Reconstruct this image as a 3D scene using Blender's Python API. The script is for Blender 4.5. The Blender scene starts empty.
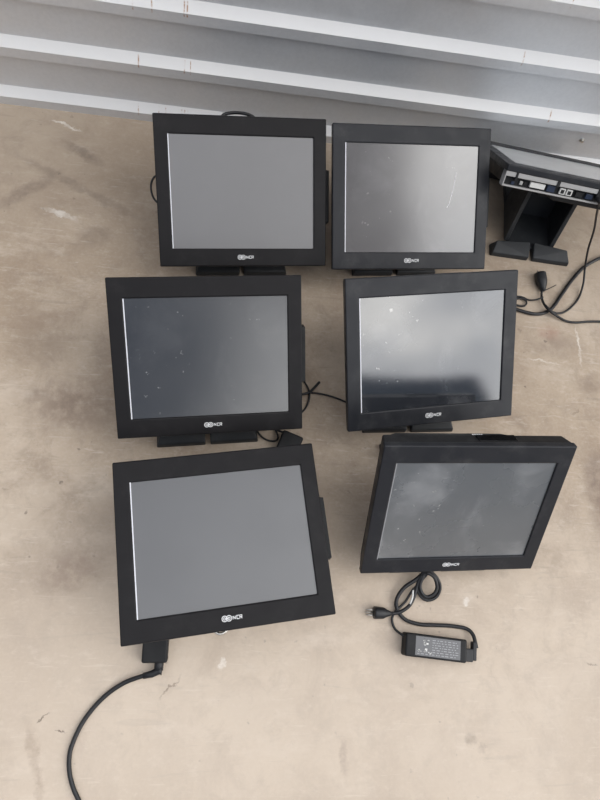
import bpy, bmesh, math, random
from mathutils import Vector, Matrix, noise

PI = math.pi
scn = bpy.context.scene
col = scn.collection

# ------------------------------------------------------------------ camera
CAM_H = 1.25
# columns: camera right, camera up, viewing direction (world: +Y runs towards the wall, Z up)
RC = Matrix(((0.989201, -0.062678, 0.13249),
             (0.017887, 0.948818, 0.315316),
             (0.145472, 0.309541, -0.939693)))
cam_data = bpy.data.cameras.new('camera')
cam_data.sensor_fit = 'VERTICAL'
cam_data.sensor_height = 36.0
cam_data.lens = 27.0
cam_data.clip_start = 0.02
cam = bpy.data.objects.new('camera', cam_data)
col.objects.link(cam)
r_, u_, f_ = RC.col[0], RC.col[1], RC.col[2]
m3 = Matrix((r_, u_, -f_)).transposed()
cam.matrix_world = Matrix.Translation((0, 0, CAM_H)) @ m3.to_4x4()
scn.camera = cam

# ------------------------------------------------------------------ view transform
scn.view_settings.view_transform = 'Standard'
scn.view_settings.look = 'None'
scn.view_settings.gamma = 1.0
scn.view_settings.use_curve_mapping = False
scn.view_settings.exposure = 0.14

# ------------------------------------------------------------------ sky (open daylight behind and above, added dark shapes for the screens to reflect)
def direction(az, el):
    """az measured from -Y (behind the camera) towards +X, degrees."""
    a, e = math.radians(az), math.radians(el)
    return Vector((math.sin(a) * math.cos(e), -math.cos(a) * math.cos(e), math.sin(e)))

world = bpy.data.worlds.new('sky')
scn.world = world
world.use_nodes = True
wn, wl = world.node_tree.nodes, world.node_tree.links
wn.clear()

def wnode(t, **kw):
    n = wn.new(t)
    for k, v in kw.items():
        setattr(n, k, v)
    return n

wtc = wnode('ShaderNodeTexCoord')
wsep = wnode('ShaderNodeSeparateXYZ')
wl.new(wtc.outputs['Generated'], wsep.inputs[0])

def wmath(op, a, b=None):
    n = wnode('ShaderNodeMath', operation=op)
    for i, v in enumerate((a, b)):
        if v is None:
            continue
        if isinstance(v, (int, float)):
            n.inputs[i].default_value = v
        else:
            wl.new(v, n.inputs[i])
    return n.outputs[0]

def wramp(val, lo, hi, smooth='SMOOTHSTEP'):
    n = wnode('ShaderNodeMapRange', interpolation_type=smooth)
    wl.new(val, n.inputs['Value'])
    n.inputs['From Min'].default_value = lo
    n.inputs['From Max'].default_value = hi
    return n.outputs['Result']

def wlobe(az, el, inner, outer):
    d = direction(az, el)
    n = wnode('ShaderNodeVectorMath', operation='DOT_PRODUCT')
    wl.new(wtc.outputs['Generated'], n.inputs[0])
    n.inputs[1].default_value = d
    return wramp(n.outputs['Value'], math.cos(math.radians(outer)), math.cos(math.radians(inner)))

def wmix(fac, a, b):
    n = wnode('ShaderNodeMix', data_type='RGBA')
    wl.new(fac, n.inputs['Factor'])
    for s, v in ((6, a), (7, b)):
        if isinstance(v, tuple):
            n.inputs[s].default_value = v
        else:
            wl.new(v, n.inputs[s])
    return n.outputs[2]

SKY_LOW = (0.62, 0.66, 0.72, 1)
SKY_TOP = (1.00, 1.04, 1.12, 1)
DARK = (0.10, 0.13, 0.18, 1)
sky = wmix(wramp(wsep.outputs['Z'], 0.0, 0.9), SKY_LOW, SKY_TOP)
wnz = wnode('ShaderNodeTexNoise')
wl.new(wtc.outputs['Generated'], wnz.inputs['Vector'])
wnz.inputs['Scale'].default_value = 5.0
wnz.inputs['Detail'].default_value = 5.0
cloud = wmix(wramp(wnz.outputs['Fac'], 0.36, 0.62), (2.3, 2.35, 2.45, 1), (3.9, 3.85, 3.75, 1))
sky = wmix(wlobe(62, 46, 8, 55), sky, cloud)                 # the open, bright side
def wdot(v):
    n = wnode('ShaderNodeVectorMath', operation='DOT_PRODUCT')
    wl.new(wtc.outputs['Generated'], n.inputs[0])
    n.inputs[1].default_value = v
    return n.outputs['Value']
def waz(a0):                                                       # how far round a direction lies past azimuth a0
    a0 = math.radians(a0)
    return wdot((math.cos(a0), math.sin(a0), 0))
band = wmath('MULTIPLY', wramp(wsep.outputs['Z'], 0.57, 0.54), wlobe(-25, 8, 66, 70))
sky = wmix(band, sky, DARK)                                        # added low dark band for the screens to mirror
dark_wedge = wmath('MULTIPLY', wramp(wdot((0.36, 0, 1)), 0.825, 0.818), wmath('MULTIPLY', wramp(waz(26), -0.01, 0.03), wramp(waz(44.5), 0.010, -0.010)))
sky = wmix(dark_wedge, sky, (0.07, 0.10, 0.14, 1))                      # added dark wedge, enlarges the dark reflection in the glossy screen
sky = wmix(wlobe(-8, 50, 9, 18), sky, (0.09, 0.125, 0.19, 1))                        # added dark spot, darkens the left of one screen's reflection
sky = wmix(wmath('MULTIPLY', wmath('MAXIMUM', wlobe(40, 70, 7, 10), wlobe(31, 62, 8, 11)), 0.92), sky, (0.12, 0.09, 0.095, 1))  # added dark spots that shade the hazy screen's reflection
wbg = wnode('ShaderNodeBackground')
wl.new(sky, wbg.inputs['Color'])
wbg.inputs['Strength'].default_value = 1.0
wout = wnode('ShaderNodeOutputWorld')
wl.new(wbg.outputs[0], wout.inputs['Surface'])

# ------------------------------------------------------------------ helpers
def floor_point(x, y, z=0.0):
    """Point at height z seen at photo pixel (x, y)."""
    d = RC @ Vector(((x - 300) / 600, -(y - 400) / 600, 1))
    return Vector((0, 0, CAM_H)) + d * ((z - CAM_H) / d.z)

def tag(o, label=None, cat=None, group=None, kind=None):
    if label: o['label'] = label
    if cat: o['category'] = cat
    if group: o['group'] = group
    if kind: o['kind'] = kind
    return o

def empty(name, loc, rotz=0.0):
    o = bpy.data.objects.new(name, None)
    o.empty_display_size = 0.05
    col.objects.link(o)
    o.location = loc
    o.rotation_euler = (0, 0, rotz)
    return o

def make(name, bm, mat, parent=None, smooth=False, bevel=0.0, seg=2):
    bmesh.ops.recalc_face_normals(bm, faces=bm.faces[:])
    me = bpy.data.meshes.new(name)
    bm.to_mesh(me)
    bm.free()
    me.materials.append(mat)
    if smooth:
        for p in me.polygons:
            p.use_smooth = True
    o = bpy.data.objects.new(name, me)
    col.objects.link(o)
    if parent:
        o.parent = parent
    if bevel:
        b = o.modifiers.new('bevel', 'BEVEL')
        b.width = bevel
        b.segments = seg
        b.limit_method = 'ANGLE'
        b.angle_limit = math.radians(35)
    return o

def add_box(bm, x0, x1, y0, y1, z0, z1, M=None):
    vs = [Vector((x, y, z)) for x in (x0, x1) for y in (y0, y1) for z in (z0, z1)]
    if M:
        vs = [M @ v for v in vs]
    v = [bm.verts.new(p) for p in vs]
    for f in ((0, 1, 3, 2), (4, 6, 7, 5), (0, 4, 5, 1), (2, 3, 7, 6), (0, 2, 6, 4), (1, 5, 7, 3)):
        bm.faces.new([v[i] for i in f])

def add_hexa(bm, lo, hi, M=None):
    """lo, hi: four corner points each, same winding."""
    a = [bm.verts.new((M @ Vector(p)) if M else p) for p in lo]
    b = [bm.verts.new((M @ Vector(p)) if M else p) for p in hi]
    bm.faces.new(a[::-1]); bm.faces.new(b)
    for i in range(4):
        j = (i + 1) % 4
        bm.faces.new((a[i], a[j], b[j], b[i]))

def add_prism(bm, outline, p, q, M=None):
    """outline: list of 2D points; p(pt) and q(pt) give the two 3D end faces."""
    a = [bm.verts.new((M @ Vector(p(t))) if M else p(t)) for t in outline]
    b = [bm.verts.new((M @ Vector(q(t))) if M else q(t)) for t in outline]
    n = len(a)
    bm.faces.new(a[::-1]); bm.faces.new(b)
    for i in range(n):
        j = (i + 1) % n
        bm.faces.new((a[i], a[j], b[j], b[i]))

def add_cyl(bm, c, axis, r, h, n=16, r2=None):
    axis = Vector(axis).normalized()
    s = axis.orthogonal().normalized()
    t = axis.cross(s)
    r2 = r if r2 is None else r2
    c = Vector(c)
    A, B = [], []
    for i in range(n):
        a = 2 * PI * i / n
        d = s * math.cos(a) + t * math.sin(a)
        A.append(bm.verts.new(c + d * r)); B.append(bm.verts.new(c + d * r2 + axis * h))
    bm.faces.new(A[::-1]); bm.faces.new(B)
    for i in range(n):
        j = (i + 1) % n
        bm.faces.new((A[i], A[j], B[j], B[i]))

def spline(pts, step=0.004):
    P = [Vector(p) for p in pts]
    P = [P[0] * 2 - P[1]] + P + [P[-1] * 2 - P[-2]]
    out = []
    for i in range(1, len(P) - 2):
        p0, p1, p2, p3 = P[i - 1:i + 3]
        n = max(3, int((p2 - p1).length / step))
        for k in range(n):
            t = k / n
            out.append(0.5 * ((2 * p1) + (p2 - p0) * t + (2 * p0 - 5 * p1 + 4 * p2 - p3) * t * t
                              + (3 * p1 - p0 - 3 * p2 + p3) * t ** 3))
    out.append(P[-2])
    return out

def add_tube(bm, pts, r, n=8, smooth_path=True, closed_ends=True):
    pts = spline(pts) if smooth_path else [Vector(p) for p in pts]
    prev = None
    rings = []
    for i, p in enumerate(pts):
        t = (pts[min(i + 1, len(pts) - 1)] - pts[max(i - 1, 0)])
        if t.length < 1e-9:
            t = Vector((1, 0, 0))
        t.normalize()
        if prev is None:
            s = t.orthogonal().normalized()
        else:
            s = prev - t * prev.dot(t)
            s = s.normalized() if s.length > 1e-6 else t.orthogonal().normalized()
        prev = s
        b = t.cross(s)
        rr = r(i / (len(pts) - 1)) if callable(r) else r
        rings.append([bm.verts.new(p + (s * math.cos(2 * PI * k / n) + b * math.sin(2 * PI * k / n)) * rr) for k in range(n)])
    for A, B in zip(rings, rings[1:]):
        for k in range(n):
            j = (k + 1) % n
            bm.faces.new((A[k], A[j], B[j], B[k]))
    if closed_ends:
        bm.faces.new(rings[0][::-1]); bm.faces.new(rings[-1])

# ------------------------------------------------------------------ materials
class Mat:
    def __init__(self, name, color=(0.5, 0.5, 0.5), rough=0.5, metal=0.0, ior=1.45, coat=0.0, spec=0.5):
        self.m = bpy.data.materials.new(name)
        self.m.use_nodes = True
        self.n, self.l = self.m.node_tree.nodes, self.m.node_tree.links
        self.b = self.n['Principled BSDF']
        self.b.inputs['Base Color'].default_value = (*color, 1)
        self.b.inputs['Roughness'].default_value = rough
        self.b.inputs['Metallic'].default_value = metal
        self.b.inputs['IOR'].default_value = ior
        self.b.inputs['Coat Weight'].default_value = coat
        self.b.inputs['Specular IOR Level'].default_value = spec
        self.tc = None
    def coord(self, kind='Object'):
        if not self.tc:
            self.tc = self.n.new('ShaderNodeTexCoord')
        return self.tc.outputs[kind]
    def noise(self, scale, detail=4, rough=0.55, vec=None, stretch=None, dist=0.0):
        v = vec or self.coord()
        if stretch:
            mp = self.n.new('ShaderNodeMapping')
            self.l.new(v, mp.inputs['Vector'])
            mp.inputs['Scale'].default_value = stretch[:3]
            if len(stretch) > 3:
                mp.inputs['Rotation'].default_value = (0, 0, stretch[3])
            v = mp.outputs[0]
        t = self.n.new('ShaderNodeTexNoise')
        self.l.new(v, t.inputs['Vector'])
        t.inputs['Scale'].default_value = scale
        t.inputs['Detail'].default_value = detail
        t.inputs['Roughness'].default_value = rough
        t.inputs['Distortion'].default_value = dist
        return t.outputs['Fac']
    def ramp(self, val, lo, hi, a=0.0, b=1.0):
        n = self.n.new('ShaderNodeMapRange')
        n.interpolation_type = 'SMOOTHSTEP'
        self.l.new(val, n.inputs['Value'])
        for k, v in (('From Min', lo), ('From Max', hi), ('To Min', a), ('To Max', b)):
            n.inputs[k].default_value = v
        return n.outputs['Result']
    def math(self, op, a, b=None):
        n = self.n.new('ShaderNodeMath')
        n.operation = op
        for i, v in enumerate((a, b)):
            if v is None: continue
            if isinstance(v, (int, float)): n.inputs[i].default_value = v
            else: self.l.new(v, n.inputs[i])
        return n.outputs[0]
    def mix(self, fac, a, b):
        n = self.n.new('ShaderNodeMix')
        n.data_type = 'RGBA'
        if isinstance(fac, (int, float)): n.inputs['Factor'].default_value = fac
        else: self.l.new(fac, n.inputs['Factor'])
        for s, v in ((6, a), (7, b)):
            if isinstance(v, tuple): n.inputs[s].default_value = (*v[:3], 1)
            else: self.l.new(v, n.inputs[s])
        return n.outputs[2]
    def set(self, name, v):
        self.l.new(v, self.b.inputs[name])
    def bump(self, h, strength=0.2, dist=0.002):
        n = self.n.new('ShaderNodeBump')
        n.inputs['Strength'].default_value = strength
        n.inputs['Distance'].default_value = dist
        self.l.new(h, n.inputs['Height'])
        self.l.new(n.outputs[0], self.b.inputs['Normal'])
    def warped(self):
        if not getattr(self, '_w', None):
            t = self.n.new('ShaderNodeTexNoise')
            self.l.new(self.coord(), t.inputs['Vector'])
            t.inputs['Scale'].default_value = 28
            t.inputs['Detail'].default_value = 6
            t.inputs['Roughness'].default_value = 0.7
            a = self.n.new('ShaderNodeVectorMath'); a.operation = 'SUBTRACT'
            self.l.new(t.outputs['Color'], a.inputs[0]); a.inputs[1].default_value = (0.5, 0.5, 0.5)
            b = self.n.new('ShaderNodeVectorMath'); b.operation = 'MULTIPLY_ADD'
            self.l.new(a.outputs[0], b.inputs[0]); b.inputs[1].default_value = (0.045, 0.045, 0); self.l.new(self.coord(), b.inputs[2])
            self._w = b.outputs[0]
        return self._w
    def blob(self, c, rx, ry, ang=0.0, soft=0.6):
        """1 inside a soft ellipse on the floor (metres), 0 outside."""
        mp = self.n.new('ShaderNodeMapping')
        mp.vector_type = 'TEXTURE'
        self.l.new(self.warped(), mp.inputs['Vector'])
        mp.inputs['Location'].default_value = (c[0], c[1], 0)
        mp.inputs['Rotation'].default_value = (0, 0, ang)
        mp.inputs['Scale'].default_value = (rx, ry, 1)
        ln = self.n.new('ShaderNodeVectorMath')
        ln.operation = 'LENGTH'
        self.l.new(mp.outputs[0], ln.inputs[0])
        return self.ramp(ln.outputs['Value'], 1.0, 1.0 - soft)

def plastic(name, c, rough, dust=0.05, dust_c=(0.25, 0.24, 0.23), spec=0.5):
    M = Mat(name, c, rough, spec=spec)
    d = M.ramp(M.noise(14, 6, 0.7), 0.5, 0.8, 0.0, dust)
    M.set('Base Color', M.mix(d, c, dust_c))
    M.set('Roughness', M.ramp(M.noise(40, 3), 0.3, 0.7, rough - 0.06, rough + 0.08))
    M.bump(M.noise(900, 2), 0.08, 0.0005)
    return M.m

# concrete floor
def concrete():
    M = Mat('concrete', rough=0.85)
    base = M.mix(M.ramp(M.noise(2.2, 5, 0.6), 0.35, 0.66), (0.41, 0.315, 0.228), (0.57, 0.465, 0.36))
    base = M.mix(M.ramp(M.noise(7, 6, 0.65, dist=0.6), 0.46, 0.70, 0, 0.6), base, (0.33, 0.245, 0.18))
    base = M.mix(M.ramp(M.noise(5, 7, 0.7, stretch=(1, 2.5, 1, 0.5)), 0.52, 0.72, 0, 0.6), base, (0.66, 0.56, 0.46))
    base = M.mix(M.ramp(M.noise(60, 5, 0.7), 0.60, 0.74, 0, 0.30), base, (0.27, 0.21, 0.16))
    base = M.mix(M.ramp(M.noise(150, 3, 0.6), 0.4, 0.7, 0, 0.14), base, (0.66, 0.58, 0.50))
    base = M.mix(M.ramp(M.noise(17, 8, 0.75, dist=0.5), 0.47, 0.68, 0, 0.5), base, (0.34, 0.265, 0.20))
    base = M.mix(M.ramp(M.noise(24, 8, 0.75, stretch=(1, 1.6, 1, 0.4)), 0.52, 0.70, 0, 0.45), base, (0.66, 0.57, 0.475))
    base = M.mix(M.ramp(M.noise(14, 5, 0.6, stretch=(1, 11, 1, 0.5), dist=0.8), 0.60, 0.70, 0, 0.35), base, (0.72, 0.64, 0.55))
    # sweeping trowel marks, thin and faint
    base = M.mix(M.ramp(M.noise(6, 4, 0.55, stretch=(1, 9, 1, -0.6), dist=1.2), 0.62, 0.72, 0, 0.30), base, (0.26, 0.21, 0.17))
    # dark pits
    pit = M.math('MULTIPLY', M.ramp(M.noise(48, 2, 0.5), 0.70, 0.75), M.ramp(M.noise(3, 2), 0.45, 0.6))
    base = M.mix(M.math('MULTIPLY', pit, 0.6), base, (0.12, 0.09, 0.075))
    # light falloff painted in: paler towards the near side, darker brown by the wall
    sep = M.n.new('ShaderNodeSeparateXYZ')
    M.l.new(M.coord(), sep.inputs[0])
    rough_edge = M.math('ADD', sep.outputs['Y'], M.math('MULTIPLY', M.noise(2.5, 4), 0.35))
    base = M.mix(M.ramp(rough_edge, 0.55, -0.05, 0, 0.5), base, (0.70, 0.60, 0.50))
    base = M.mix(M.ramp(rough_edge, 0.75, 1.25, 0, 0.5), base, (0.345, 0.275, 0.21))
    grain = M.noise(30, 5, 0.7)
    def tone_patch(pxy, rx, ry, ang, c, k, soft=0.7):
        nonlocal base
        p = floor_point(*pxy)
        f = M.math('MULTIPLY', M.blob(p, rx, ry, ang, soft), M.ramp(grain, 0.35, 0.6, k * 0.4, k))
        base = M.mix(f, base, c)
    tone_patch((82, 152), 0.07, 0.022, -0.5, (0.19, 0.15, 0.12), 0.6)
    tone_patch((28, 190), 0.11, 0.022, 0.75, (0.23, 0.18, 0.145), 0.6)
    tone_patch((95, 235), 0.05, 0.035, 0, (0.24, 0.19, 0.15), 0.55)
    tone_patch((75, 185), 0.22, 0.016, -0.45, (0.22, 0.175, 0.14), 0.45)
    tone_patch((60, 214), 0.055, 0.009, -0.25, (0.75, 0.69, 0.62), 0.8)
    tone_patch((66, 125), 0.05, 0.006, -0.25, (0.80, 0.75, 0.68), 0.9)
    tone_patch((42, 345), 0.10, 0.07, 0, (0.27, 0.205, 0.155), 0.5, 0.9)
    tone_patch((75, 405), 0.16, 0.10, 0, (0.26, 0.195, 0.15), 0.85, 0.95)
    tone_patch((35, 320), 0.12, 0.04, 0.2, (0.30, 0.22, 0.165), 0.5, 0.9)
    tone_patch((70, 570), 0.10, 0.07, 0.4, (0.33, 0.25, 0.195), 0.7, 0.9)
    tone_patch((43, 717), 0.016, 0.003, 0.6, (0.12, 0.09, 0.07), 0.8)
    tone_patch((62, 731), 0.012, 0.003, -0.1, (0.14, 0.10, 0.08), 0.8)
    tone_patch((35, 765), 0.012, 0.12, 0.3, (0.34, 0.26, 0.20), 0.5, 0.9)
    tone_patch((170, 688), 0.035, 0.003, 0.85, (0.25, 0.19, 0.15), 0.8)
    tone_patch((222, 664), 0.012, 0.007, 0.3, (0.85, 0.78, 0.70), 0.9)
    tone_patch((466, 600), 0.012, 0.008, 0, (0.82, 0.76, 0.69), 0.7)
    tone_patch((470, 737), 0.018, 0.020, 0, (0.33, 0.27, 0.22), 0.55)
    tone_patch((482, 748), 0.012, 0.014, 0, (0.36, 0.29, 0.24), 0.5)
    tone_patch((592, 665), 0.018, 0.003, -0.4, (0.25, 0.19, 0.15), 0.7)
    tone_patch((345, 755), 0.012, 0.04, 0, (0.38, 0.30, 0.25), 0.5)
    tone_patch((602, 490), 0.055, 0.13, 0, (0.22, 0.16, 0.125), 0.75, 0.7)  # darker brown patch at the right edge
    tone_patch((592, 385), 0.05, 0.04, 0.4, (0.26, 0.195, 0.15), 0.6, 0.8)
    tone_patch((555, 345), 0.10, 0.05, 0, (0.29, 0.22, 0.17), 0.55, 0.9)
    tone_patch((549, 333), 0.04, 0.03, 0, (0.42, 0.22, 0.16), 0.5, 0.9)
    tone_patch((579, 345), 0.0045, 0.065, -0.03, (0.80, 0.74, 0.66), 0.75, 0.6)
    tone_patch((545, 362), 0.05, 0.0035, -0.03, (0.80, 0.74, 0.66), 0.7, 0.6)
    tone_patch((575, 412), 0.02, 0.004, 0.5, (0.22, 0.17, 0.13), 0.6)
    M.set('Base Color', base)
    M.set('Roughness', M.ramp(M.noise(9, 4), 0.3, 0.7, 0.62, 0.9))
    h = M.math('ADD', M.noise(120, 6, 0.7), M.math('MULTIPLY', M.noise(18, 3), 1.5))
    M.bump(h, 0.25, 0.002)
    return M.m

def galvanised(xs):
    M = Mat('galvanised_sheet', (0.7, 0.7, 0.7), 0.45, 0.4)
    c = M.mix(M.ramp(M.noise(120, 3, 0.6), 0.3, 0.7), (0.685, 0.70, 0.725), (0.72, 0.735, 0.76))
    c = M.mix(M.ramp(M.noise(3, 4, 0.6), 0.4, 0.7, 0, 0.4), c, (0.76, 0.765, 0.775))
    geo = M.n.new('ShaderNodeNewGeometry')
    sepn = M.n.new('ShaderNodeSeparateXYZ')
    M.l.new(geo.outputs['True Normal'], sepn.inputs[0])
    ledge = M.ramp(sepn.outputs['Z'], 0.45, 0.6)                 # settled pale dust on the ledges
    c = M.mix(M.math('MULTIPLY', ledge, 0.8), c, (0.86, 0.845, 0.83))
    sep = M.n.new('ShaderNodeSeparateXYZ')
    M.l.new(M.coord(), sep.inputs[0])
    acc = None
    for x, zlo, zhi, w in xs:                                   # rust runs below the fixing screws
        d = M.ramp(M.math('ABSOLUTE', M.math('SUBTRACT', sep.outputs['X'], x)), w, w * 0.3)
        d = M.math('MULTIPLY', d, M.math('MULTIPLY', M.ramp(sep.outputs['Z'], zlo - .004, zlo), M.ramp(sep.outputs['Z'], zhi + .004, zhi)))
        acc = d if acc is None else M.math('MAXIMUM', acc, d)
    acc = M.math('MULTIPLY', acc, M.ramp(M.noise(70, 3, 0.7), 0.42, 0.62, 0.05, 0.85))
    c = M.mix(acc, c, (0.42, 0.22, 0.11))
    # scuffed chalky patch
    M.set('Base Color', c)
    M.set('Roughness', M.math('ADD', M.ramp(M.noise(25, 4), 0.3, 0.7, 0.36, 0.52), M.math('MULTIPLY', ledge, 0.25)))
    M.set('Metallic', M.math('SUBTRACT', M.math('SUBTRACT', 0.42, M.math('MULTIPLY', ledge, 0.35)), M.math('MULTIPLY', acc, 0.1)))
    M.bump(M.noise(7, 3), 0.10, 0.01)
    return M.m

def screen_mat(name, rough, haze, haze_c=(0.42, 0.41, 0.41), specks=0.0, smear=0.0, ior=2.1):
    """Switched-off touch panel: dark glass with a matte film, fingermarks and dust."""
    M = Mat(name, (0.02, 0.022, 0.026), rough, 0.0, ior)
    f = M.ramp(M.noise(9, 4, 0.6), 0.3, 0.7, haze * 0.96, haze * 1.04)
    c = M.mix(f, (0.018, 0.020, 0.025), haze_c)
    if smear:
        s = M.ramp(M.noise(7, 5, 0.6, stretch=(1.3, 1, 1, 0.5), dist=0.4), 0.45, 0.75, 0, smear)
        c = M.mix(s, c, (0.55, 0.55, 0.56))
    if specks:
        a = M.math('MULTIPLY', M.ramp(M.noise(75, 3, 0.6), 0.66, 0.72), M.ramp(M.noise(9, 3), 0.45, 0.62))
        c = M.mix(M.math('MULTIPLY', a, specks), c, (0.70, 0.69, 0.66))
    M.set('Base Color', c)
    M.set('Roughness', M.ramp(M.noise(8, 4, 0.55), 0.3, 0.7, rough * 0.92, rough * 1.10))
    M.bump(M.noise(1400, 1), 0.03, 0.0002)
    return M.m

MAT = {}
MAT['concrete'] = concrete()
MAT['bezel'] = plastic('black_bezel_plastic', (0.0125, 0.0115, 0.0125), 0.42, 0.04, spec=0.22)
MAT['bezel_skylit'] = plastic('skylit_bezel_plastic', (0.018, 0.019, 0.023), 0.40, 0.12, spec=0.36)  # bluish sky sheen lifted into the base colour, plus more dust
MAT['housing'] = plastic('black_housing_plastic', (0.014, 0.014, 0.015), 0.5, 0.06, spec=0.3)
MAT['stand'] = plastic('charcoal_stand_plastic', (0.026, 0.028, 0.031), 0.45, 0.10, spec=0.4)
MAT['gloss'] = Mat('glossy_black_plastic', (0.008, 0.008, 0.009), 0.12).m
MAT['cavity'] = plastic('dull_black_plastic', (0.008, 0.008, 0.009), 0.7, 0.02)
MAT['cord'] = plastic('black_cord_rubber', (0.014, 0.014, 0.016), 0.42, 0.04)
MAT['strip'] = plastic('pale_strip_plastic', (0.78, 0.78, 0.82), 0.3, 0.02, (0.5, 0.5, 0.5))
MAT['dim_ink'] = Mat('faded_print', (0.36, 0.36, 0.37), 0.5).m
MAT['strip_dull'] = plastic('dull_strip_plastic', (0.30, 0.30, 0.31), 0.35, 0.05)
MAT['ink'] = Mat('white_print', (0.78, 0.78, 0.78), 0.5).m
MAT['label'] = plastic('grey_label_film', (0.15, 0.15, 0.155), 0.35, 0.05)
MAT['steel'] = plastic('port_panel_steel', (0.42, 0.41, 0.40), 0.4, 0.1)
MAT['white'] = plastic('white_port_plastic', (0.70, 0.69, 0.66), 0.45, 0.05)
MAT['blue'] = plastic('blue_port_plastic', (0.02, 0.03, 0.06), 0.4, 0.03)
MAT['chrome'] = Mat('bright_metal', (0.62, 0.60, 0.56), 0.35, 1.0).m

# ------------------------------------------------------------------ setting: floor and ribbed sheet wall
bm = bmesh.new()
add_box(bm, -5, 6, -5, 1.22, -0.12, 0.0)
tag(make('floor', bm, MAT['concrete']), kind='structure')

WALL_Y = 0.5 * (floor_point(0, 103).y + floor_point(150, 121.7).y)
PITCH = 0.1435
CREST = 0.024
DEP = 0.019
def wall_z(n):
    return n * PITCH
prof = []
nrib = 18
for n in range(nrib):
    z = wall_z(n)
    prof += [(WALL_Y, z + (0.0 if n else 0.0)), (WALL_Y, z + CREST), (WALL_Y + DEP, z + CREST + 0.017), (WALL_Y + DEP, z + PITCH - 0.010)]
top = wall_z(nrib)
prof += [(WALL_Y + DEP + 0.02, top - 0.010), (WALL_Y + DEP + 0.02, 0.0)]
def wall_x(px, py, z):
    """x on the wall plane at pixel px, py"""
    d = RC @ Vector(((px - 300) / 600, -(py - 400) / 600, 1))
    return d.x * WALL_Y / d.y
runs = []
for px, py, n in ((137, 104, 0), (158, 107, 0), (165, 108, 0), (181, 110, 0), (184, 110, 0), (187, 110, 0),
                  (137, 54, 1), (184, 62, 1), (190, 62, 1), (528, 54, 2 - 0), (555, 112, 1),
                  (132, 2, 2), (151, 3, 2), (184, 9, 2), (187, 9, 2), (574, 2, 3)):
    z = wall_z(n)
    runs.append((wall_x(px, py, z), z + 0.018, z + 0.036, 0.0022 if px not in (158, 190) else 0.0014))
MAT['wall'] = galvanised(runs)
bm = bmesh.new()
add_prism(bm, prof, lambda t: (-4.0, t[0], t[1]), lambda t: (5.0, t[0], t[1]))
wall = tag(make('wall_back', bm, MAT['wall']), kind='structure')
# the one fixing screw seen in the lowest pan
d = RC @ Vector(((582 - 300) / 600, -(140 - 400) / 600, 1))
k = (WALL_Y + DEP) / d.y
sp = Vector((0, 0, CAM_H)) + d * k
bm = bmesh.new()
add_cyl(bm, sp + Vector((0, 0.001, 0)), (0, -1, 0), 0.006, 0.003, 14)
add_cyl(bm, sp + Vector((0, -0.002, 0)), (0, -1, 0), 0.0038, 0.005, 6)
make('fixing_screw', bm, MAT['chrome'], wall)

# ------------------------------------------------------------------ touchscreen terminals
W, H = 0.3591, 0.3033
SX, ST, SB = 0.152, 0.1136, -0.1144
GROUP = 'black touchscreen terminals set out on the concrete floor'

def ring_pts(cx, cy, r0, r1, a0, a1, n):
    o = [(cx + r1 * math.cos(a0 + (a1 - a0) * i / n), cy + r1 * math.sin(a0 + (a1 - a0) * i / n)) for i in range(n + 1)]
    q = [(cx + r0 * math.cos(a0 + (a1 - a0) * i / n), cy + r0 * math.sin(a0 + (a1 - a0) * i / n)) for i in range(n + 1)]
    return o, q

def add_arc(bm, M, cx, cy, r0, r1, a0, a1, w0, w1, n=20):
    o, q = ring_pts(cx, cy, r0, r1, a0, a1, n)
    for i in range(n):
        add_hexa(bm, [(o[i][0], o[i][1], w0), (o[i + 1][0], o[i + 1][1], w0), (q[i + 1][0], q[i + 1][1], w0), (q[i][0], q[i][1], w0)],
                 [(o[i][0], o[i][1], w1), (o[i + 1][0], o[i + 1][1], w1), (q[i + 1][0], q[i + 1][1], w1), (q[i][0], q[i][1], w1)], M)

def add_bar(bm, M, p, q, t, w0, w1):
    p, q = Vector(p), Vector(q)
    s = (q - p).normalized().orthogonal() * t * 0.5
    a = [p + s, p - s, q - s, q + s]
    add_hexa(bm, [(v.x, v.y, w0) for v in a], [(v.x, v.y, w1) for v in a], M)

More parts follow.
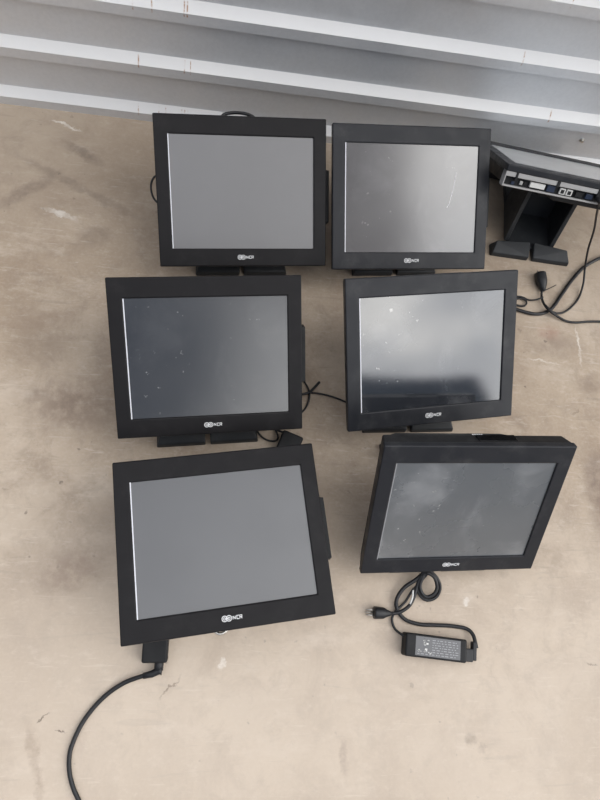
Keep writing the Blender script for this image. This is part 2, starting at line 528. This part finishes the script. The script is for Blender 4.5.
def terminal(yaw, el, x, y, label, screen, bezel, base_y=-0.112, base_x=0.0, strip='strip', base_yaw=0.0, reader=True, ports=False, zc=0.1775):
    ZC = zc
    root = empty('touchscreen_terminal', (x, y, 0), math.radians(yaw))
    tag(root, label, 'terminal', GROUP)
    e = math.radians(el)
    X, Y, N = Vector((1, 0, 0)), Vector((0, math.sin(e), math.cos(e))), Vector((0, -math.cos(e), math.sin(e)))
    M = Matrix.Translation((0, 0, ZC)) @ Matrix((X, Y, N)).transposed().to_4x4()

    # front bezel: a frame with a stepped opening
    bm = bmesh.new()
    def loop(u0, u1, v0, v1, w):
        return [bm.verts.new(M @ Vector(p)) for p in ((u0, v0, w), (u1, v0, w), (u1, v1, w), (u0, v1, w))]
    of = loop(-W / 2, W / 2, -H / 2, H / 2, 0)
    ob = loop(-W / 2, W / 2, -H / 2, H / 2, -0.014)
    inf = loop(-SX, SX, SB, ST, 0)
    inb = loop(-SX, SX, SB, ST, -0.014)
    for A, B in ((of, inf), (inb, ob), (ob, of), (inf, inb)):
        for i in range(4):
            j = (i + 1) % 4
            bm.faces.new((A[i], A[j], B[j], B[i]))
    make('front_bezel', bm, bezel, root, bevel=0.0022, seg=2)

    # screen, set back in the opening
    bm = bmesh.new()
    add_box(bm, -SX + 0.0002, SX - 0.0002, SB + 0.0002, ST - 0.0002, -0.010, -0.0032, M)
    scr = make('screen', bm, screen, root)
    bm = bmesh.new()
    add_box(bm, -SX + 0.0003, -SX + 0.0022, SB + 0.0003, ST - 0.0003, -0.0034, -0.0009, M)
    tag(make('edge_strip', bm, MAT[strip], scr), 'pale strip along the left screen edge')

    # rear housing: shallow box that narrows to the back, with the deeper bulge for the hinge
    bm = bmesh.new()
    hw, hh = W / 2 - 0.0015, H / 2 - 0.0015
    depth = -0.043
    if not ports:
        add_hexa(bm, [(-hw, -hh, -0.0139), (hw, -hh, -0.0139), (hw, hh, -0.0139), (-hw, hh, -0.0139)],
                 [(-hw + .006, -hh + .012, depth), (hw - .006, -hh + .012, depth), (hw - .006, hh - .003, depth), (-hw + .006, hh - .003, depth)], M)
    else:   # open port bay along the top edge
        top_in = hh - 0.022
        add_hexa(bm, [(-hw, -hh, -0.0139), (hw, -hh, -0.0139), (hw, top_in, -0.0139), (-hw, top_in, -0.0139)],
                 [(-hw + .006, -hh + .012, depth), (hw - .006, -hh + .012, depth), (hw - .006, top_in, depth), (-hw + .006, top_in, depth)], M)
    house = make('rear_housing', bm, MAT['housing'], root, bevel=0.003, seg=2)
    bm = bmesh.new()
    add_hexa(bm, [(-0.160, -0.09, depth + .0005), (0.075, -0.09, depth + .0005), (0.075, hh - .004, depth + .0005), (-0.160, hh - .004, depth + .0005)],
             [(-0.145, -0.075, depth - .013), (0.055, -0.075, depth - .013), (0.055, hh - .008, depth - .013), (-0.145, hh - .008, depth - .013)], M)
    make('rear_bulge', bm, MAT['housing'], house, bevel=0.002)
    if not ports:
        bm = bmesh.new()
        add_box(bm, 0.0, 0.074, hh - 0.0035, hh + 0.0006, -0.038, -0.018, M)
        make('port_cover', bm, MAT['gloss'], house, bevel=0.0006)
    else:
        # steel port panel: a face plate along the edge, its lower lip and the end cheek
        bm = bmesh.new()
        add_box(bm, -hw, hw, hh - 0.0215, hh, -0.024, -0.0139, M)          # upper rail beside the bezel
        add_box(bm, -hw, hw, hh - 0.0215, hh - 0.001, -0.0455, -0.042, M)    # lower lip
        add_box(bm, hw - 0.003, hw, hh - 0.0215, hh - 0.0005, -0.044, -0.0139, M)
        add_box(bm, -hw, -hw + 0.003, hh - 0.0215, hh - 0.0005, -0.044, -0.0139, M)
        pp = tag(make('port_panel', bm, MAT['steel'], root, bevel=0.001), 'silver port panel along the top edge')
        bm = bmesh.new()
        add_box(bm, -hw + 0.003, hw - 0.003, hh - 0.0219, hh - 0.010, -0.0425, -0.024, M)
        make('port_bay', bm, MAT['cavity'], pp)
        def port(name, u0, u1, w0, w1, mat, proud=0.004, hole=None):
            b = bmesh.new()
            add_box(b, u0, u1, hh - 0.0102, hh - 0.010 + proud, w0, w1, M)
            o = make(name, b, MAT[mat], pp, bevel=0.0006)
            return o
        port('screw_post', 0.150, 0.155, -0.030, -0.012, 'cavity', 0.0115)
        port('audio_jack', 0.132, 0.139, -0.038, -0.030, 'chrome', 0.003)
        port('audio_jack', 0.122, 0.129, -0.038, -0.030, 'cavity', 0.003)
        port('audio_jack', 0.150, 0.157, -0.041, -0.034, 'blue', 0.003)
        port('video_port', 0.082, 0.116, -0.038, -0.027, 'white', 0.006)
        port('serial_port', 0.058, 0.076, -0.040, -0.026, 'blue', 0.004)
        for k in range(2):
            port('network_port', 0.034 - k * 0.016, 0.047 - k * 0.016, -0.040, -0.027, 'white', 0.005)
            b = bmesh.new()
            add_box(b, 0.0365 - k * 0.016, 0.0445 - k * 0.016, hh - 0.006, hh - 0.0047, -0.038, -0.030, M)
            make('socket', b, MAT['cavity'], pp)
        port('latch', 0.054, 0.061, -0.026, -0.014, 'cavity', 0.0115)
        port('usb_port', -0.006, 0.010, -0.039, -0.028, 'cavity', 0.005)
        port('usb_port', -0.030, -0.014, -0.039, -0.028, 'blue', 0.005)
        port('latch', -0.046, -0.034, -0.032, -0.014, 'cavity', 0.0115)
        port('serial_port', -0.100, -0.062, -0.039, -0.027, 'blue', 0.005)

    if reader:
        bm = bmesh.new()
        add_hexa(bm, [(W / 2 - .006, -0.060, -0.040), (W / 2 + .0105, -0.060, -0.040), (W / 2 + .0105, 0.054, -0.040), (W / 2 - .006, 0.054, -0.040)],
                 [(W / 2 - .006, -0.060, -0.0145), (W / 2 + .0095, -0.057, -0.0145), (W / 2 + .0095, 0.051, -0.0145), (W / 2 - .006, 0.054, -0.0145)], M)
        make('card_reader', bm, MAT['housing'], root, bevel=0.001)

    # printed emblem of two linked rings, and the three letters beside it
    if not ports:
        w0, w1 = 0.00005, 0.0004
        cv = -0.1325
        M0 = M
        M = M0 @ Matrix.Translation((-0.0150, cv, 0)) @ Matrix.Diagonal((0.86, 0.88, 1, 1)) @ Matrix.Translation((0.0163, -cv, 0))
        bm = bmesh.new()
        for cx, a0, flip in ((-0.0105, 0.15, 1), (-0.0020, PI + 0.15, -1)):
            add_arc(bm, M, cx, cv, 0.0043, 0.0058, 0, 2 * PI, w0, w1, 28)
            add_arc(bm, M, cx, cv, 0.0016, 0.0029, a0 + 0.5, a0 + 2 * PI - 0.5, w0, w1, 18)
            add_bar(bm, M, (cx, cv), (cx + flip * 0.0032, cv), 0.0013, w0, w1)
        make('emblem', bm, MAT['ink'], root)
        bm = bmesh.new()
        x0, yb, yt, t = 0.0058, cv - 0.0030, cv + 0.0030, 0.0014
        add_bar(bm, M, (x0, yb), (x0, yt), t, w0, w1)                     # N
        add_bar(bm, M, (x0, yt), (x0 + 0.0045, yb), t, w0, w1)
        add_bar(bm, M, (x0 + 0.0045, yb), (x0 + 0.0045, yt), t, w0, w1)
        cx = x0 + 0.0095                                                   # C
        add_bar(bm, M, (cx - 0.0020, yb), (cx - 0.0020, yt), t, w0, w1)
        add_bar(bm, M, (cx - 0.0026, yt), (cx + 0.0026, yt), t, w0, w1)
        add_bar(bm, M, (cx - 0.0026, yb), (cx + 0.0026, yb), t, w0, w1)
        rx = x0 + 0.0150                                                   # R
        add_bar(bm, M, (rx - 0.0018, yb), (rx - 0.0018, yt), t, w0, w1)
        add_bar(bm, M, (rx - 0.0024, yt), (rx + 0.0028, yt), t, w0, w1)
        add_bar(bm, M, (rx + 0.0024, yt), (rx + 0.0024, cv), t, w0, w1)
        add_bar(bm, M, (rx - 0.0018, cv), (rx + 0.0028, cv), t, w0, w1)
        add_bar(bm, M, (rx, cv), (rx + 0.0026, yb), t, w0, w1)
        make('lettering', bm, MAT['ink'], root)
        M = M0

    # stand: base plate with a split wing bar at front and back, hollow column open to the rear, hinge
    fy = base_y
    by = fy + 0.275
    B = Matrix.Translation((base_x, 0, 0)) @ Matrix.Rotation(math.radians(base_yaw), 4, 'Z')
    bm = bmesh.new()
    add_box(bm, -0.060, 0.060, fy + 0.030, by - 0.030, 0.0, 0.014, B)
    base = make('base_plate', bm, MAT['stand'], root, bevel=0.003)
    for s in (-1, 1):
        for yy, dy in ((fy, 1), (by, -1)):
            b = bmesh.new()
            i0, o0, o1 = 0.005, 0.106, 0.094
            add_hexa(b, [(s * i0, yy, 0), (s * o0, yy, 0), (s * o0, yy + dy * 0.034, 0), (s * i0, yy + dy * 0.044, 0)],
                     [(s * i0, yy + dy * .003, 0.014), (s * (o0 - .002), yy + dy * .003, 0.014), (s * o1, yy + dy * 0.032, 0.026), (s * i0, yy + dy * 0.042, 0.026)], B)
            make('base_wing', b, MAT['stand'], base, bevel=0.003)
    # column, leaning from the base up to the back of the head
    bm = bmesh.new()
    c, s_ = math.cos(e), math.sin(e)
    def back_plane(yy):                                                    # height of the head's back above local y
        return ZC + (yy * c + depth * 1.0) / s_
    def sec(z, yf, yb_, hwid, t, zf=None):
        return [(-hwid, yf, z), (hwid, yf, z), (hwid, yb_, z), (hwid - t, yb_, z), (hwid - t, yf + t, z), (-hwid + t, yf + t, z), (-hwid + t, yb_, z), (-hwid, yb_, z)]
    low = sec(0.013, fy + 0.130, fy + 0.236, 0.066, 0.012)
    top_z = min(0.132, back_plane(-0.03) + 0.010)
    high = sec(top_z, -0.030, 0.062, 0.066, 0.011)
    for p in range(2, 4): high[p] = (high[p][0], high[p][1], min(back_plane(0.062) + 0.004, top_z + 0.03))
    for p in range(6, 8): high[p] = (high[p][0], high[p][1], min(back_plane(0.062) + 0.004, top_z + 0.03))
    A = [bm.verts.new(p) for p in low]
    C = [bm.verts.new(p) for p in high]
    for i in range(8):
        j = (i + 1) % 8
        bm.faces.new((A[i], A[j], C[j], C[i]))
    for quad in ((0, 1, 4, 5), (1, 2, 3, 4), (0, 5, 6, 7)):
        bm.faces.new([A[i] for i in quad]); bm.faces.new([C[i] for i in quad])
    colm = make('stand_column', bm, MAT['stand'], root, bevel=0.0015, seg=1)
    bm = bmesh.new()
    add_box(bm, -0.045, 0.045, -0.03, 0.03, depth - 0.030, depth - 0.001, M)
    make('hinge', bm, MAT['cavity'], root, bevel=0.003)
    return root, M, e

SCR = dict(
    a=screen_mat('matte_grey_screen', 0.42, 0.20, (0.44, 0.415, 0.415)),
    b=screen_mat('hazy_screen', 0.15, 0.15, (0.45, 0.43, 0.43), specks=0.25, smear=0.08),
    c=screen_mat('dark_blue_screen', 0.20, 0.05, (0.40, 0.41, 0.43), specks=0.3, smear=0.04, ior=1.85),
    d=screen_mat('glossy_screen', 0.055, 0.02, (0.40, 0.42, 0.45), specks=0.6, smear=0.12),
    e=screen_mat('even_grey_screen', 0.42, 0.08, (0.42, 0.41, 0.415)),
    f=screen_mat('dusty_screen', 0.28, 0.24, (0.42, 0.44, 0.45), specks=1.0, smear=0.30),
    g=screen_mat('pale_reflection_screen', 0.15, 0.9, (0.80, 0.81, 0.81)))  # bright grazing reflection painted in as a pale even colour

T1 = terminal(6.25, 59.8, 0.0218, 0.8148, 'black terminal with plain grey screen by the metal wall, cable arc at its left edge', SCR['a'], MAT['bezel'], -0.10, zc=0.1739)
T2 = terminal(6.15, 61.3, 0.3920, 0.8423, 'black terminal by the wall with a long white scratch line on its screen', SCR['b'], MAT['bezel_skylit'], -0.090, zc=0.180)
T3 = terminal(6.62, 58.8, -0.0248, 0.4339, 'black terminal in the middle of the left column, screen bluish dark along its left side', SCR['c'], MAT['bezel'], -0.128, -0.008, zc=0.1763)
T4 = terminal(9.09, 58.15, 0.4172, 0.4765, 'black terminal in the middle of the right column, glossy screen dark along its bottom', SCR['d'], MAT['bezel_skylit'], -0.118, -0.005, base_yaw=-5, reader=False, zc=0.1887)
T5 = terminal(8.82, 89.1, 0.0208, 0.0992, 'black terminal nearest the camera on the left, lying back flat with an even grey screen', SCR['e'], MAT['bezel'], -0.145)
T6 = terminal(2.87, 41.9, 0.4679, 0.1595, 'black terminal with a dusty screen tilted upright, loose cords and an adapter in front', SCR['f'], MAT['bezel_skylit'], -0.10, reader=False, zc=0.171, strip='strip_dull')
T7 = terminal(174.2, 52.1, 0.768, 0.988, 'black terminal turned to face the wall, showing its silver ports and hollow stand', SCR['g'], MAT['bezel_skylit'], -0.119, base_yaw=3, reader=False, ports=True)

# long scratch on the second terminal's screen
root, M, e = T2
scr2 = [c for c in root.children if c.name.startswith('screen')][0]
bm = bmesh.new()
for p, q in (((0.102, 0.058), (0.096, 0.020)), ((0.096, 0.020), (0.088, -0.010)), ((0.088, -0.010), (0.083, -0.017))):
    add_bar(bm, M, p, q, 0.0010, -0.0033, -0.00305)
make('scratch', bm, MAT['ink'], scr2)

# cable arcs that come out behind the first terminal
root, M, e = T1
def local_arc(root, M, pts, r, name='cable'):
    b = bmesh.new()
    add_tube(b, [M @ Vector(p) for p in pts], r)
    return make(name, b, MAT['cord'], root, smooth=True)
local_arc(root, M, [(-0.168, 0.040, -0.036), (-0.184, 0.034, -0.040), (-0.192, 0.018, -0.042), (-0.190, -0.004, -0.042), (-0.180, -0.018, -0.040), (-0.166, -0.026, -0.036)], 0.0022)
local_arc(root, M, [(-0.040, 0.140, -0.050), (-0.036, 0.162, -0.052), (-0.016, 0.169, -0.054), (0.012, 0.168, -0.052), (0.032, 0.160, -0.052), (0.038, 0.142, -0.050)], 0.0036)
# loop hanging under the near left terminal
root, M, e = T5
lp = local_arc(root, M, [(-0.036, -0.12, -0.05), (-0.032, -0.146, -0.05), (-0.022, -0.1575, -0.05), (-0.010, -0.156, -0.05), (-0.002, -0.146, -0.05), (0.002, -0.12, -0.05)], 0.0026)
lp.data.materials[0] = MAT['chrome']

# paper label and scuffs on the upright terminal's top edge
root, M, e = T6
bm = bmesh.new()
random.seed(4)
for k in range(5):
    u = -0.006 + k * 0.0042
    add_box(bm, u, u + 0.0028, 0.1500, 0.1506, -0.0405, -0.0380, M)
make('edge_print', bm, MAT['ink'], root)

# ------------------------------------------------------------------ power adapters and cords
def brick(x, y, rotz, L, Wd, Ht, label, name='power_adapter', cat='power adapter'):
    root = empty(name, (x, y, 0), rotz)
    tag(root, label, cat, 'black power adapters with cords')
    bm = bmesh.new()
    add_box(bm, -L / 2, L / 2, -Wd / 2, Wd / 2, 0.0, Ht)
    make('body', bm, MAT['housing'], root, bevel=0.004, seg=3)
    return root

def in_local(root, p):
    return Matrix.Rotation(-root.rotation_euler.z, 4, 'Z') @ (Vector(p) - root.location)

def cord(root, pix, r, name='cord', mat='cord'):
    """pix: (x, y, height) control points seen in the photo, laid out on the floor."""
    b = bmesh.new()
    add_tube(b, [in_local(root, floor_point(px, py, z)) for px, py, z in pix], r)
    return make(name, b, MAT[mat], root, smooth=True)

def obb(pixels, z):
    P = [floor_point(px, py, z) for px, py in pixels]
    c = sum(P, Vector()) / 4
    d = (P[1] - P[0] + P[2] - P[3])
    L = d.length / 2
    Wd = ((P[3] - P[0]) + (P[2] - P[1])).length / 2
    return c, math.atan2(d.y, d.x), L, Wd

# 1. adapter in front of the upright terminal
BH = 0.030
c, rz, L, Wd = obb([(406, 632.5), (467, 639.5), (467.5, 664), (405.5, 655.5)], BH)
ad = brick(c.x, c.y, rz, L, Wd, BH, 'black power adapter with a grey printed label, lying in front of the dusty upright terminal')
bm = bmesh.new()
add_box(bm, -L / 2 + 0.020, L / 2 - 0.014, -Wd / 2 + 0.004, Wd / 2 - 0.004, BH - 0.0004, BH + 0.0004)
lab = tag(make('rating_label', bm, MAT['label'], ad), 'grey label with small white print')
bm = bmesh.new()
random.seed(11)
u0, u1, v0, v1 = -L / 2 + 0.024, L / 2 - 0.018, -Wd / 2 + 0.007, Wd / 2 - 0.007
def mark(u, v, du, dv):
    add_box(bm, u, u + du, v, v + dv, BH + 0.0003, BH + 0.0006)
for row in range(7):
    v = v0 + (v1 - v0) * row / 6.6
    u = u0 + (0.030 if row > 1 else 0.0)
    while u < u1 - 0.004:
        du = random.uniform(0.002, 0.007)
        if u + du > u1: break
        mark(u, v, du, 0.0014)
        u += du + random.uniform(0.0016, 0.004)
make('label_print', bm, MAT['dim_ink'], lab)
bm = bmesh.new()
for cx, cy, r in ((u0 + 0.005, v0 + 0.006, .0034), (u0 + 0.018, v0 + 0.007, .0045), (u0 + 0.018, v0 + 0.017, .0048), (u0 + 0.012, v1 - 0.005, .0030), (u0 + 0.026, v0 + 0.003, .0035), (u0 + 0.021, v1 - 0.004, .0026)):
    for k in range(4):
        a, b = cx + random.uniform(-r, r) * .7, cy + random.uniform(-r, r) * .7
        mark(a - r * .45, b - r * .3, r * random.uniform(.5, 1.1), r * random.uniform(.35, .8))
make('label_marks', bm, MAT['white'], lab)
bm = bmesh.new()
add_box(bm, L / 2 - 0.002, L / 2 + 0.016, -Wd / 2 + 0.003, 0.006, 0.004, 0.024)
add_box(bm, L / 2 + 0.0155, L / 2 + 0.024, -Wd / 2 + 0.006, 0.020, 0.006, 0.022)
make('inlet_plug', bm, MAT['cord'], ad, bevel=0.002)
cord(ad, [(476.5, 648, .014), (475, 641, .014), (472.5, 634, .010), (466, 628.5, .006), (450, 625.8, .004), (434, 625, .004), (420, 624.3, .004), (406, 620, .004), (398, 611, .006), (396.5, 600, .010), (404, 588, .014), (418, 578, .022), (430, 566, .04)], 0.0040, 'mains_cord')
cord(ad, [(406, 637, .016), (401, 634, .012), (395, 629, .006), (392, 620, .005), (395, 612, .007), (405, 602, .010), (412, 591, .014), (422, 580, .022), (434, 566, .04)], 0.0025, 'output_cord')
cord(ad, [(384, 614, .012), (391, 613.5, .010), (400, 612, .010), (409, 606, .012), (414, 597, .015), (418, 584, .020), (427, 570, .035)], 0.0036, 'mains_cord')
cord(ad, [(429, 570, .035), (437, 578, .030), (440, 588, .020), (436, 597, .012), (427, 600, .010), (420, 595, .012), (417, 586, .018), (422, 575, .028)], 0.0036, 'coiled_cord')
cord(ad, [(426, 572, .036), (434, 577, .034), (437, 587, .026), (434, 594, .020), (427, 597, .017), (422, 593, .018), (420, 585, .022), (424, 574, .030)], 0.0036, 'coiled_cord')
cord(ad, [(413, 590, .020), (412.5, 597, .018), (410, 604, .016)], 0.0020, 'cord_highlight', 'white')  # pale tube standing in for the highlight on the cord
# three-pin mains plug at the end of the cord
P0, P1 = floor_point(374, 612.5, .012), floor_point(391, 613.5, .012)
ax = (P1 - P0).normalized()
bm = bmesh.new()
add_tube(bm, [in_local(ad, P0 + ax * t) for t in (0, .001, .004, .018, .024, .030, .038)], lambda t: 0.0125 if 0.05 < t < 0.5 else (0.0115 if t <= 0.05 else 0.0115 - 0.0085 * (t - 0.5) / 0.5), 12, False)
pl = make('mains_plug', bm, MAT['cord'], ad, smooth=True)
for off, zz in ((0.005, 0.014), (-0.005, 0.014), (0.0, 0.007)):
    b = bmesh.new()
    side = Vector((-ax.y, ax.x, 0))
    q = P0 + side * off
    q.z = zz
    add_tube(b, [in_local(ad, q + ax * 0.002), in_local(ad, q - ax * 0.017)], 0.0013, 8, False)
    make('prong', b, MAT['chrome'], pl, smooth=True)

# 2. adapter half under the near left terminal, elbow plug and long cord running out of the picture
z2 = 0.030
p1, p2 = floor_point(141, 663.5, z2), floor_point(167, 663, z2)
d2 = (p2 - p1).normalized()
nrm = Vector((-d2.y, d2.x, 0))
L2 = 0.110
wd2 = (p2 - p1).length
c2 = (p1 + p2) / 2 + nrm * L2 / 2
ad2 = brick(c2.x, c2.y, math.atan2(nrm.y, nrm.x), L2, wd2, z2, 'black power adapter poking out from under the flat near left terminal, elbow plug attached')
bm = bmesh.new()
e0 = Vector((-L2 / 2 + 0.002, 0, 0.015))
q = [in_local(ad2, floor_point(px, py, .015)) for px, py in ((159, 664), (158.5, 670.5), (152, 674), (143, 676))]
add_tube(bm, [Vector((q[0].x + .008, q[0].y, .015)), q[0], q[1]], 0.0085, 10, False)
add_tube(bm, [q[1] + Vector((0, -.006, 0)), q[1], q[2], q[3]], lambda t: 0.0085 - 0.003 * t, 10, False)
make('elbow_plug', bm, MAT['cord'], ad2, smooth=True)
cord(ad2, [(146, 675, .015), (138, 677.5, .012), (125, 682.5, .007), (110, 692, .004), (96, 705, .004), (83, 722, .004), (74, 740, .004), (69.5, 755, .004), (69.5, 772, .004), (73, 787, .004), (79, 801, .004), (90, 825, .004), (125, 870, .004), (200, 930, .004)], 0.0041, 'mains_cord')

# 3. adapter between the two left terminals, its thin lead looping beside it
z3 = 0.030
g = [floor_point(*t, z3) for t in ((284, 429), (304, 437.5), (300, 446))]
dl = (g[1] - g[0]).normalized()
nl = Vector((dl.y, -dl.x, 0))
wd3 = (g[1] - g[0]).length
L3 = 0.105
c3 = (g[0] + g[1]) / 2 + nl * L3 * 0.5
ad3 = brick(c3.x, c3.y, math.atan2(nl.y, nl.x), L3, wd3, z3, 'black power adapter on the floor between the two nearest left terminals, partly hidden')
cord(ad3, [(283, 432, .014), (279, 431, .010), (276, 428, .010), (272, 424, .012)], 0.0028)
cord(ad3, [(254, 428, .006), (258, 432.4, .004), (262, 437, .004), (268, 440.3, .004), (275, 441, .004), (278, 437.5, .004), (276, 431, .005), (272, 424, .008)], 0.0022, 'lead')

# 4. cord running from behind the middle left terminal to the middle right one
cr = empty('thin_lead', floor_point(309, 393))
tag(cr, 'thin black cord looping between the two middle terminals with tied end', 'cord')
cord(cr, [(290, 392, .006), (304, 394, .006), (310, 392.5, .008), (326, 395, .004), (340, 399.5, .004), (352, 405, .004), (365, 412, .004)], 0.0022, 'cord')
cord(cr, [(290, 366, .010), (300, 372, .008), (304, 381, .007), (308, 388, .008), (309.5, 395, .008), (308, 403, .006), (304, 410, .004), (296, 416, .004)], 0.0022, 'loop')
cord(cr, [(301, 394.5, .010), (309, 392.5, .012), (314, 388, .010), (319.5, 382, .008)], 0.0030, 'cord_end')

# 5. cords on the floor beside the turned-away terminal
hv = empty('mains_lead', floor_point(570, 283))
tag(hv, 'thick black cord on the floor curving from the right edge to behind the glossy terminal', 'cord')
cord(hv, [(505, 300, .006), (514, 308, .005), (523, 311.5, .005), (535, 314, .005), (545, 312.5, .005), (553, 307, .005), (562, 294, .006), (572, 280, .006), (583, 268, .006), (592, 262, .006), (603, 257, .006), (625, 250, .006), (690, 238, .006), (760, 250, .006)], 0.0044, 'cord')

pc = empty('mains_lead', floor_point(540, 281))
tag(pc, 'black mains plug on a thin lead lying before the turned-away terminal stand', 'cord')
bm = bmesh.new()
A, Bq = floor_point(540, 273, .013), floor_point(543, 291, .010)
ax = (Bq - A).normalized()
LL = (Bq - A).length
add_tube(bm, [in_local(pc, A + ax * LL * t) for t in (0, .03, .10, .3, .5, .65, .8, 1.0)],
         lambda t: 0.0100 if t < 0.1 else (0.0145 if t < 0.62 else 0.0145 - 0.022 * (t - 0.62)), 12, False)
plg = make('plug', bm, MAT['cord'], pc, smooth=True)
for off in (-0.006, 0.006):
    b = bmesh.new()
    side = Vector((-ax.y, ax.x, 0))
    add_tube(b, [in_local(pc, A + side * off + ax * .002), in_local(pc, A + side * off - ax * .006)], 0.0018, 8, False)
    make('prong', b, MAT['chrome'], plg, smooth=True)
cord(pc, [(542.5, 289, .010), (541.5, 296, .007), (544, 304, .010), (550, 311, .0175), (557, 316, .010), (566, 321, .004), (576, 322.5, .004), (590, 321.5, .004), (604, 322, .004), (625, 325, .004), (690, 345, .004), (740, 390, .004)], 0.0030, 'lead')
cord(pc, [(543, 291, .012), (549, 288.5, .012), (556, 285, .010)], 0.0012, 'twist_tie')
cord(pc, [(543, 297, .014), (537, 299.5, .010), (529, 300, .006), (522, 297, .005), (515, 296, .005)], 0.0022, 'lead')
cord(pc, [(515, 305, .005), (524, 306, .005), (526.5, 302, .005), (522, 298.5, .006), (514, 299, .005)], 0.0024, 'lead')

dc = empty('data_cable', floor_point(583, 285))
tag(dc, 'thin black cable hanging from the silver ports of the turned-away terminal', 'cable')
root, M, e = T7
Mw = Matrix.Translation(root.location) @ Matrix.Rotation(root.rotation_euler.z, 4, 'Z') @ M
tip = Mw @ Vector((-0.040, H / 2 - 0.004, -0.033))
b = bmesh.new()
tip2 = Mw @ Vector((-0.040, H / 2 + 0.012, -0.036))
add_tube(b, [in_local(dc, tip), in_local(dc, tip2)], lambda t: 0.0065 - .002 * t, 10, False)
make('connector', b, MAT['cord'], dc, smooth=True)
pts = [tip, tip2] + [floor_point(px, py, z) for px, py, z in ((597, 212, .20), (594, 230, .14), (588, 250, .08), (585, 268, .035), (583, 285, .012), (578, 299, .004), (569, 309, .004), (560, 313.3, .008), (552, 311.5, .0145), (545, 305, .014))]
b = bmesh.new()
add_tube(b, [in_local(dc, p) for p in pts], 0.0026)
make('cable', b, MAT['cord'], dc, smooth=True)
